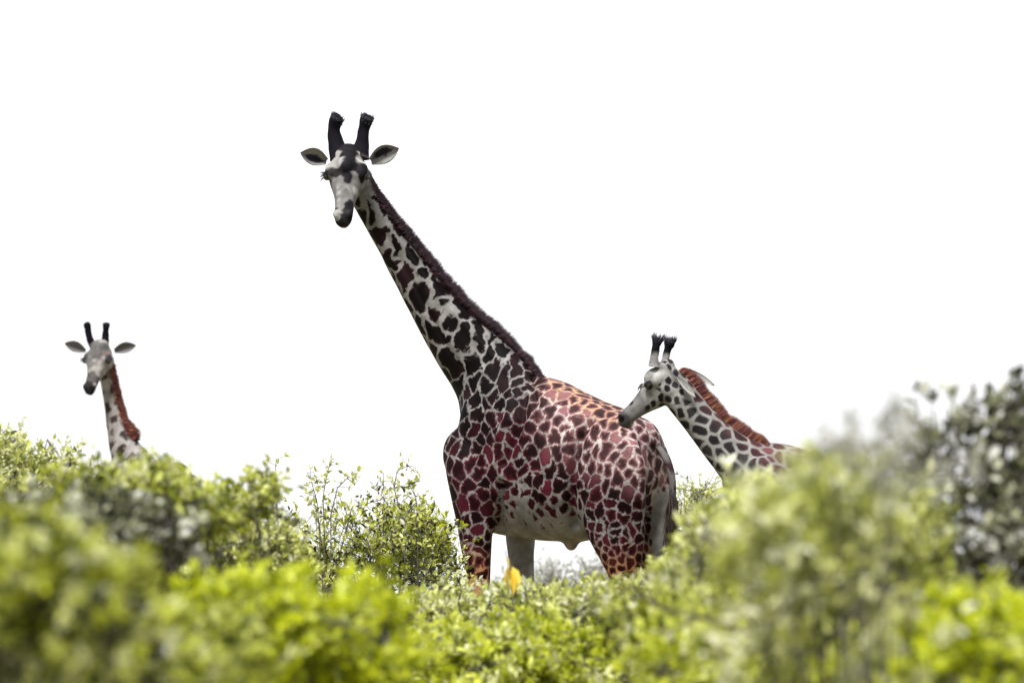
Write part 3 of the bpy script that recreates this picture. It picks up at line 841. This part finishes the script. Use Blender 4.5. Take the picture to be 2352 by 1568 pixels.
def leaves_mesh(name, P, Dr, L, ratio=.45, tint=None):
    n = len(P)
    Dr = Dr / np.linalg.norm(Dr, axis=1, keepdims=True)
    Nn = rng.normal(0, 1, (n, 3)); Nn[:, 2] += 1.0
    S = np.cross(Dr, Nn); S /= np.maximum(np.linalg.norm(S, axis=1, keepdims=True), 1e-6)
    Nn = np.cross(S, Dr)
    l = L[:, None]; wd = l * ratio * .5 * rng.uniform(.8, 1.2, (n, 1))
    cup = wd * .35
    V = np.zeros((n, 6, 3))
    V[:, 0] = P
    V[:, 1] = P + Dr * l * .32 + S * wd + Nn * cup
    V[:, 2] = P + Dr * l * .72 + S * wd * .8 + Nn * cup * .7
    V[:, 3] = P + Dr * l - Nn * l * .06
    V[:, 4] = P + Dr * l * .72 - S * wd * .8 + Nn * cup * .7
    V[:, 5] = P + Dr * l * .32 - S * wd + Nn * cup
    b = (np.arange(n) * 6)[:, None, None]
    F = (np.array([[0, 3, 2, 1], [0, 5, 4, 3]])[None] + b).reshape(-1, 4)
    me = np_mesh(name, V.reshape(-1, 3), F)
    at = me.attributes.new('tint', 'FLOAT', 'POINT')
    at.data.foreach_set('value', np.repeat(rng.random(n) if tint is None else tint, 6).astype(np.float32))
    return me

NLEAF = [0]
def bush(name, label, d, clumps, n_twigs, leaf, mat, group=None, cat='bush', twig=(.12, .28), per=(9, 15), up=.6, bark=None, depth=None,
         stems=5, ratio=.45, thick=1.0, fill=.5):
    """clumps: (column, row, half width, half height, share) measured in the picture at depth d"""
    S = FPX / d
    gz = ground_z(d) - .05
    cl = []
    for px, py, rx, ry, sh in clumps:
        c = W(px, py, d + rng.uniform(-.15, .15))
        dr = depth if depth else max(rx / S * .9, .25)
        cl.append((np.array(c), np.array([rx / S, dr, ry / S]), sh))
    bx = np.average([c[0][0] for c in cl], weights=[c[2] for c in cl]); by = np.average([c[0][1] for c in cl])
    base = np.array([bx, by, gz])
    root = empty(name, tuple(base))
    tag(root, label, cat, group)
    segs = []
    share = np.array([c[2] for c in cl], dtype=float); share /= share.sum()
    Ps, Ds, Ls, Ts = [], [], [], []
    # limbs from the ground into each clump
    limb_ends = []
    for c, r, sh in cl:
        for k in range(max(1, int(stems * sh / max(1e-6, max(q[2] for q in cl))))):
            e = c + r * rng.normal(0, .35, 3)
            p = base + np.array([rng.normal(0, .16), rng.normal(0, .12), 0])
            m1 = p * .6 + e * .4 + np.array([rng.normal(0, .14), rng.normal(0, .12), .08])
            m2 = p * .25 + e * .75 + rng.normal(0, .09, 3)
            r0 = rng.uniform(.014, .026) * thick
            segs += [(p, r0, m1, r0 * .75), (m1, r0 * .75, m2, r0 * .5), (m2, r0 * .5, e, r0 * .28)]
            limb_ends += [e, m2]
    LE = np.array(limb_ends)
    def add_twig(p, dirv, L, nl):
        q = p - dirv * L * .5
        j = np.argmin(((LE - q) ** 2).sum(1))
        bend = rng.normal(0, .12, 3) * L
        mid = p + bend
        e = p + dirv * L * .5
        if rng.random() < .5: segs.append((LE[j], .0055 * thick, q, .004 * thick))
        segs.append((q, .0038 * thick, mid, .003 * thick)); segs.append((mid, .003 * thick, e, .0012 * thick))
        t = rng.uniform(0, 1, nl)
        base_ = np.where(t[:, None] < .5, q + (mid - q) * (t[:, None] * 2), mid + (e - mid) * (t[:, None] * 2 - 1))
        rad = rng.normal(0, 1, (nl, 3)); rad -= (rad @ dirv)[:, None] * dirv
        rad /= np.maximum(np.linalg.norm(rad, axis=1, keepdims=True), 1e-6)
        Ps.append(base_); Ds.append(rad + dirv * .7 + np.array([0, 0, .15]))
        Ls.append(leaf * rng.uniform(.6, 1.3, nl)); Ts.append(np.full(nl, rng.beta(.7, .7)))
    for k in range(n_twigs):
        i = rng.choice(len(cl), p=share)
        c, r, sh = cl[i]
        hole = 5.0 * S / 500.0
        for tr in range(6):
            v = rng.normal(0, 1, 3); v /= np.linalg.norm(v)
            p = c + r * v * rng.random() ** (1 / 2.4)
            if rng.random() < .16: p = c + r * v * rng.uniform(1.0, 1.42)
            if noise.noise(Vector(p) * hole + Vector((d, 0, 0))) > .03: break
        dv = v * .8 + rng.normal(0, .45, 3) + np.array([0, 0, up]); dv /= np.linalg.norm(dv)
        add_twig(p, dv, rng.uniform(*twig), int(rng.integers(*per)))
    # the leafy skirt under the crown, down to the ground
    zlow = min(c[0][2] - c[1][2] for c in cl)
    wx = max(max(abs(c[0][0] - bx) + c[1][0] * .7 for c in cl), .25)
    for k in range(int(n_twigs * fill)):
        hgt = rng.random() ** .7
        p = np.array([bx + rng.uniform(-1, 1) * wx, by + rng.uniform(-1, 1) * .35, gz + .15 + hgt * max(.1, (zlow - gz))])
        dv = rng.normal(0, .6, 3) + np.array([0, 0, up]); dv /= np.linalg.norm(dv)
        add_twig(p, dv, rng.uniform(*twig) * 1.2, int(rng.integers(*per)))
    V, F = tubes(segs)
    link('branches', np_mesh('branches', V, F), bark or M_BARK_PALE, root)
    P = np.concatenate(Ps); Dd = np.concatenate(Ds); L = np.concatenate(Ls)
    NLEAF[0] += len(P)
    me = leaves_mesh('foliage', P, Dd, L, ratio, np.concatenate(Ts))
    link('foliage', me, LEAF[mat], root, False)
    return root

# --- behind the giraffes
bush('shrub', 'faint low shrub far beyond the tall giraffe\'s legs', 75,
     [(1270, 1345, 70, 45, 1), (1370, 1330, 70, 50, 1), (1480, 1320, 80, 60, 1), (1180, 1350, 60, 40, .8)], 420, .05, 'grey', twig=(.2, .5), depth=1.0)
bush('shrub', 'greyish shrub behind the hips of the tall giraffe, arching twigs on top', 46,
     [(1590, 1200, 70, 70, 1), (1660, 1240, 80, 90, 1), (1600, 1125, 45, 22, .16), (1530, 1330, 80, 60, 1)], 420, .035, 'pale', twig=(.15, .4), depth=.7)
# --- hedge on the left, in front of the distant giraffe
bush('hedge_bush', 'leafy olive bush with pointed sprigs at the end of the left hedge', 30,
     [(10, 1090, 90, 60, 1.2), (-60, 1070, 80, 80, 1), (95, 1125, 90, 60, 1.2), (25, 1015, 26, 40, .14), (112, 1050, 14, 36, .07), (150, 1080, 30, 40, .15), (60, 1190, 140, 70, 1)], 1000, .035, 'pale', 'left hedge bushes', thick=.6, twig=(.1, .26), depth=.6)
bush('hedge_bush', 'rounded soft green hedge bush right below the distant giraffe', 20,
     [(240, 1140, 110, 50, 1.2), (350, 1142, 100, 52, 1.2), (430, 1182, 80, 42, .8), (180, 1165, 110, 50, 1), (330, 1200, 170, 40, 1)], 800, .034, 'olive', 'left hedge bushes', thick=.6, twig=(.08, .2), depth=.4, fill=.5)
bush('hedge_bush', 'greyer thin hedge bush beside the bare-topped bush in the middle', 23,
     [(560, 1150, 64, 36, 1), (612, 1125, 28, 34, .3), (500, 1170, 60, 34, .8), (470, 1205, 80, 36, .6)], 170, .034, 'olive', 'left hedge bushes', thick=.6, twig=(.08, .2), depth=.4, fill=.6)
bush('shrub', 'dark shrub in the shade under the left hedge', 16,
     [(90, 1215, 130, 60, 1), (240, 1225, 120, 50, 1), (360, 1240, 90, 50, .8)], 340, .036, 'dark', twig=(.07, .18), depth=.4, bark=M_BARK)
# --- the loose bush with bare sprigs in the middle
bush('bush', 'loose small-leaved bush with thin open sprigs left of the tall giraffe\'s forelegs', 35,
     [(760, 1310, 110, 80, 1.2), (880, 1290, 110, 90, 1.4), (980, 1300, 80, 100, 1.4), (1015, 1240, 40, 50, .5), (690, 1330, 90, 70, .9), (900, 1390, 150, 70, 1.4),
      (700, 1200, 60, 40, .22), (800, 1190, 60, 40, .25), (885, 1180, 60, 36, .35), (960, 1190, 50, 30, .4)], 1050, .036, 'mixed', twig=(.1, .3), per=(7, 12), depth=.55, stems=7, thick=.6)
def sprig(pts, d, leaf, n, mat, root_name, label, group):
    """a thin bare shoot that ends in a few leaf clusters"""
    P = [W(x, y, d) for x, y in pts]
    g = Vector((P[0].x, P[0].y, ground_z(d)))
    root = empty(root_name, g); tag(root, label, 'shoot', group)
    segs = [(g, .006, P[0], .0035)]
    for i in range(len(P) - 1): segs.append((P[i], .0035 - .0022 * i / len(P), P[i + 1], .0035 - .0022 * (i + 1) / len(P)))
    Ps, Ds, Ls = [], [], []
    for i in range(1, len(P)):
        for k in range(n):
            t = rng.random(); b = P[i - 1].lerp(P[i], t)
            v = Vector(rng.normal(0, 1, 3)).normalized(); off = v * rng.uniform(0, .07)
            segs.append((b, .002, b + off, .0012))
            for q in range(3):
                Ps.append(tuple(b + off)); Ds.append(tuple(v + Vector(rng.normal(0, .6, 3)))); Ls.append(leaf * rng.uniform(.6, 1.3))
    V, F = tubes(segs); link('branches', np_mesh('branches', V, F), M_BARK_PALE, root)
    link('foliage', leaves_mesh('foliage', np.array(Ps), np.array(Ds), np.array(Ls)), LEAF[mat], root, False)
for pts, lab in (
    ([(735, 1230), (728, 1150), (715, 1105), (705, 1085)], 'short leafy shoot leaning toward the hedge above the loose bush'),
    ([(745, 1230), (742, 1140), (752, 1085), (762, 1055)], 'tallest leafy shoot standing up out of the loose bush'),
    ([(760, 1180), (775, 1120), (800, 1095), (815, 1088)], 'side-leaning shoot beside the tallest one above the loose bush'),
    ([(880, 1220), (882, 1140), (880, 1085)], 'straight thin shoot between two others above the loose bush'),
    ([(930, 1220), (905, 1120), (912, 1080), (940, 1068)], 'curling shoot with a leafy hook above the loose bush'),
    ([(960, 1200), (955, 1140), (938, 1110), (965, 1105)], 'low crooked shoot near the tall giraffe\'s chest'),
    ([(640, 1220), (632, 1120), (634, 1055)], 'thin upright shoot at the hedge\'s thin end')):
    sprig(pts, 34.6, .034, 9, 'pale', 'shoot', lab, 'shoots above the loose bush')
bush('bush', 'pale feathery bush between the left hedge and the loose bush', 27,
     [(480, 1260, 100, 60, 1), (580, 1250, 80, 60, 1), (400, 1290, 90, 60, 1), (520, 1330, 160, 50, 1.2), (640, 1300, 70, 50, .8)], 760, .037, 'pale', twig=(.1, .26), depth=.5)
# --- nearer scrub that hides the giraffes' feet
bush('scrub_bush', 'light green scrub bush directly before the tall giraffe\'s forelegs', 27,
     [(1080, 1420, 110, 52, 1.2), (1190, 1408, 100, 46, 1.2), (1290, 1402, 90, 44, 1), (1000, 1430, 90, 60, 1), (1170, 1460, 200, 60, 1.4)], 1000, .038, 'pale', 'scrub before the giraffes', twig=(.08, .24), depth=.5)
bush('scrub_bush', 'scrub bush with yellow-green tips before the tall giraffe\'s hind legs', 24,
     [(1390, 1415, 90, 46, 1), (1480, 1405, 90, 54, 1), (1330, 1430, 90, 46, 1), (1430, 1470, 140, 50, 1), (1540, 1370, 60, 70, .8)], 760, .036, 'pale', 'scrub before the giraffes', twig=(.08, .22), depth=.45)
bush('scrub_bush', 'pale grey-green scrub bush below the young giraffe\'s chest', 19,
     [(1650, 1290, 75, 100, 1.2), (1720, 1230, 80, 110, 1.2), (1590, 1370, 70, 70, .9), (1700, 1400, 110, 90, 1), (1620, 1215, 30, 40, .15)], 430, .042, 'pale', 'scrub before the giraffes', twig=(.07, .18), depth=.4)
bush('scrub_bush', 'soft pale bush covering the young giraffe\'s shoulder and back', 12,
     [(1830, 1120, 55, 66, .7), (1900, 1140, 70, 66, .9), (1770, 1175, 60, 60, .6), (1985, 1120, 60, 60, .7), (1820, 1270, 170, 110, 1.5), (1990, 1280, 120, 110, 1)], 290, .032, 'pale', 'scrub before the giraffes', twig=(.05, .12), depth=.3, thick=.35, fill=1.3)
bush('scrub_bush', 'darker green bush with dry white thorns right of the young giraffe', 15,
     [(1900, 1140, 70, 55, 1), (1950, 1200, 100, 60, 1), (2040, 1190, 100, 80, 1), (1900, 1330, 150, 90, 1.2), (2060, 1330, 120, 100, 1)], 460, .034, 'olive', 'scrub before the giraffes', twig=(.06, .15), depth=.35, thick=.5, fill=.8)
# --- dark shrub tree on the right edge and pale twigs beside it
bush('thorn_tree', 'dark blurred shrub tree on the right with black crooked branches', 16,
     [(2200, 970, 70, 50, .45), (2120, 1050, 70, 60, .5), (2090, 1150, 70, 70, .6), (2070, 1250, 70, 70, .6), (2290, 930, 40, 50, .3), (2360, 980, 80, 90, 1), (2190, 1060, 70, 60, .6), (2290, 1090, 90, 80, 1), (2180, 1180, 80, 70, .7), (2300, 1220, 100, 90, 1.2), (2400, 1150, 80, 150, 1.2),
      (2160, 1310, 90, 80, .9), (2290, 1350, 110, 80, 1.1), (2420, 1340, 90, 110, 1)], 400, .040, 'dark', cat='tree', twig=(.08, .2), per=(7, 12), depth=.35, bark=M_BARK, stems=3, thick=.8, fill=.15)
bush('thorn_bush', 'sparse pale out-of-focus twigs beside the dark shrub tree', 10,
     [(1990, 1000, 110, 60, 1), (2080, 960, 60, 60, .6), (1880, 1010, 50, 30, .3), (2120, 1080, 60, 60, .6), (2020, 1080, 110, 50, .8)], 52, .02, 'grey', twig=(.05, .12), per=(5, 9), depth=.2, thick=.35, stems=2, fill=.2)
# --- foreground
bush('foreground_bush', 'big blurred leafy bush in the near left corner', 10.5,
     [(20, 1290, 120, 100, 1), (150, 1310, 110, 100, 1), (90, 1420, 180, 100, 1.4), (250, 1380, 90, 90, .8), (-80, 1400, 100, 180, 1)], 340, .036, 'mixed', 'near foreground bushes', twig=(.05, .12), depth=.3, thick=.45, fill=.8)
bush('foreground_bush', 'low soft bush along the bottom beside the left corner bush', 12.5,
     [(330, 1470, 140, 80, 1), (480, 1490, 130, 80, 1), (200, 1530, 160, 60, 1), (400, 1560, 220, 60, 1)], 380, .035, 'olive', 'near foreground bushes', twig=(.05, .12), depth=.3, thick=.45, fill=.8)
bush('foreground_bush', 'bright yellow-green bush before the loose small-leaved bush', 15,
     [(600, 1420, 120, 90, 1), (720, 1440, 130, 100, 1.2), (850, 1460, 110, 90, 1), (680, 1540, 240, 70, 1.4), (480, 1400, 90, 70, .7)], 620, .036, 'bright', 'near foreground bushes', twig=(.05, .14), depth=.35, thick=.45, fill=.8)
bush('foreground_bush', 'bright mottled bush along the bottom below the tall giraffe', 23,
     [(1020, 1500, 120, 70, 1), (1160, 1490, 130, 76, 1.2), (1310, 1500, 130, 70, 1.2), (1440, 1520, 110, 60, 1), (1200, 1570, 300, 60, 1.4)], 760, .038, 'lime', 'near foreground bushes', twig=(.06, .15), depth=.35, thick=.45, fill=.8)
bush('foreground_bush', 'yellow-green bush along the bottom below the young giraffe', 16,
     [(1590, 1520, 120, 66, 1), (1730, 1530, 120, 62, 1), (1870, 1520, 120, 66, 1), (1740, 1580, 280, 50, 1.2)], 460, .036, 'lime', 'near foreground bushes', twig=(.06, .14), depth=.35, thick=.45, fill=.8)
bush('foreground_bush', 'bright bush in the near right corner under the dark shrub tree', 13,
     [(2110, 1490, 100, 70, 1), (2230, 1470, 100, 80, 1.1), (2340, 1480, 100, 90, 1), (2180, 1560, 240, 60, 1.2), (2000, 1540, 80, 50, .6)], 430, .036, 'bright', 'near foreground bushes', twig=(.05, .13), depth=.3, thick=.45, fill=.8)
bush('foreground_bush', 'mid-green bush filling the gap left of the bare dark branch', 18,
     [(1500, 1440, 90, 60, 1), (1640, 1440, 110, 60, 1), (1780, 1430, 110, 70, 1), (1920, 1410, 120, 90, 1.2), (2050, 1420, 100, 90, 1), (1850, 1340, 120, 70, 1)], 520, .042, 'olive', 'near foreground bushes', twig=(.06, .16), depth=.35)

# --- a bare fallen-over branch, dry white thorn sprays and a yellowed shoot
def twig_thing(name, label, cat, d, runs, r0, mat, group=None):
    P = [[W(x, y, d + dz) for x, y, dz in run] for run in runs]
    g = P[0][0]
    root = empty(name, g); tag(root, label, cat, group)
    segs = []
    for q, run in enumerate(P):
        n_ = len(run)
        for i_ in range(n_ - 1):
            rr_ = r0 * (1 if q == 0 and mat is not M_DRY else .55)
            segs.append((run[i_], rr_ * (1 - .75 * i_ / n_), run[i_ + 1], rr_ * (1 - .75 * (i_ + 1) / n_)))
    V, F = tubes(segs, 6)
    link('stem', np_mesh('stem', V, F), mat, root)
    return root
twig_thing('dead_branch', 'bare dark branch slanting through the scrub below the young giraffe', 'branch', 14.5,
           [[(1960, 1700, .1), (1900, 1520, .05), (1800, 1480, 0), (1640, 1425, -.03), (1520, 1395, -.05), (1430, 1345, -.08)], [(1760, 1466, 0), (1700, 1400, .05), (1660, 1360, .08)], [(1600, 1415, 0), (1560, 1440, .03), (1500, 1455, .05)]], .011, M_BARK)
for lab, cx_, cy_, g_ in (('dry white thorn spray beside the young giraffe\'s back', 1880, 1108, 1), ('dry white thorn spray lower in the dark green bush', 1945, 1215, 2)):
    runs = [[(cx_ + 40, cy_ + 150, .2), (cx_ + 12, cy_ + 40, .02), (cx_, cy_, 0)]]
    for k in range(9):
        an = rng.uniform(.1, math.pi - .1) if k < 7 else rng.uniform(-.6, 0)
        l_ = rng.uniform(24, 42)
        runs.append([(cx_ + rng.uniform(-8, 8), cy_ + rng.uniform(-6, 14), 0), (cx_ + math.cos(an) * l_ * .6, cy_ - math.sin(an) * l_ * .6 + 4, -.02), (cx_ + math.cos(an) * l_, cy_ - math.sin(an) * l_ + 10, -.02)])
    twig_thing('thorn_spray', lab, 'twig', 13.6, runs, .005, M_DRY)
yr = twig_thing('yellow_shoot', 'thin shoot with a few yellowed leaves between the tall giraffe\'s forelegs', 'shoot', 25,
                [[(1182, 1560, 0), (1180, 1400, 0), (1172, 1320, 0), (1160, 1262, 0)]], .006, M_BARK_PALE)
yp, yd, yl = [], [], []
for x_, y_, l_ in ((1172, 1296, .11), (1170, 1308, .12), (1176, 1300, .09), (1162, 1272, .07), (1176, 1318, .08), (1258, 1330, .0)):
    if l_:
        yp.append(tuple(W(x_, y_, 25))); yd.append((rng.normal(.3, .3), -.3, -1.0)); yl.append(l_)
link('yellow_leaves', leaves_mesh('yellow_leaves', np.array(yp), np.array(yd), np.array(yl), .4), M_YEL, yr, False)


# ------------------------------------------------------------------ the thicket goes on to both sides
for src in [o for o in list(COL.objects) if o.parent is None and o.name.split('.')[0] in ('foreground_bush', 'scrub_bush', 'hedge_bush')]:
    d_ = src.location.y
    wide_ = 2352.0 / FPX * d_
    for sgn in (-1, 1):
        r_ = src.copy(); COL.objects.link(r_)
        r_.location.x = src.location.x + sgn * wide_ * 1.2
        r_.location.y = d_ + 0.4
        r_['label'] = ('leafy scrub bush continuing the thicket to the right past the dark shrub tree' if sgn > 0
                       else 'leafy scrub bush continuing the thicket to the left past the corner bush')
        r_['category'] = 'bush'
        r_['group'] = 'thicket past the dark shrub tree' if sgn > 0 else 'thicket past the left corner bush'
        for ch in src.children:
            c_ = ch.copy(); COL.objects.link(c_); c_.parent = r_
            c_.matrix_parent_inverse = ch.matrix_parent_inverse.copy()
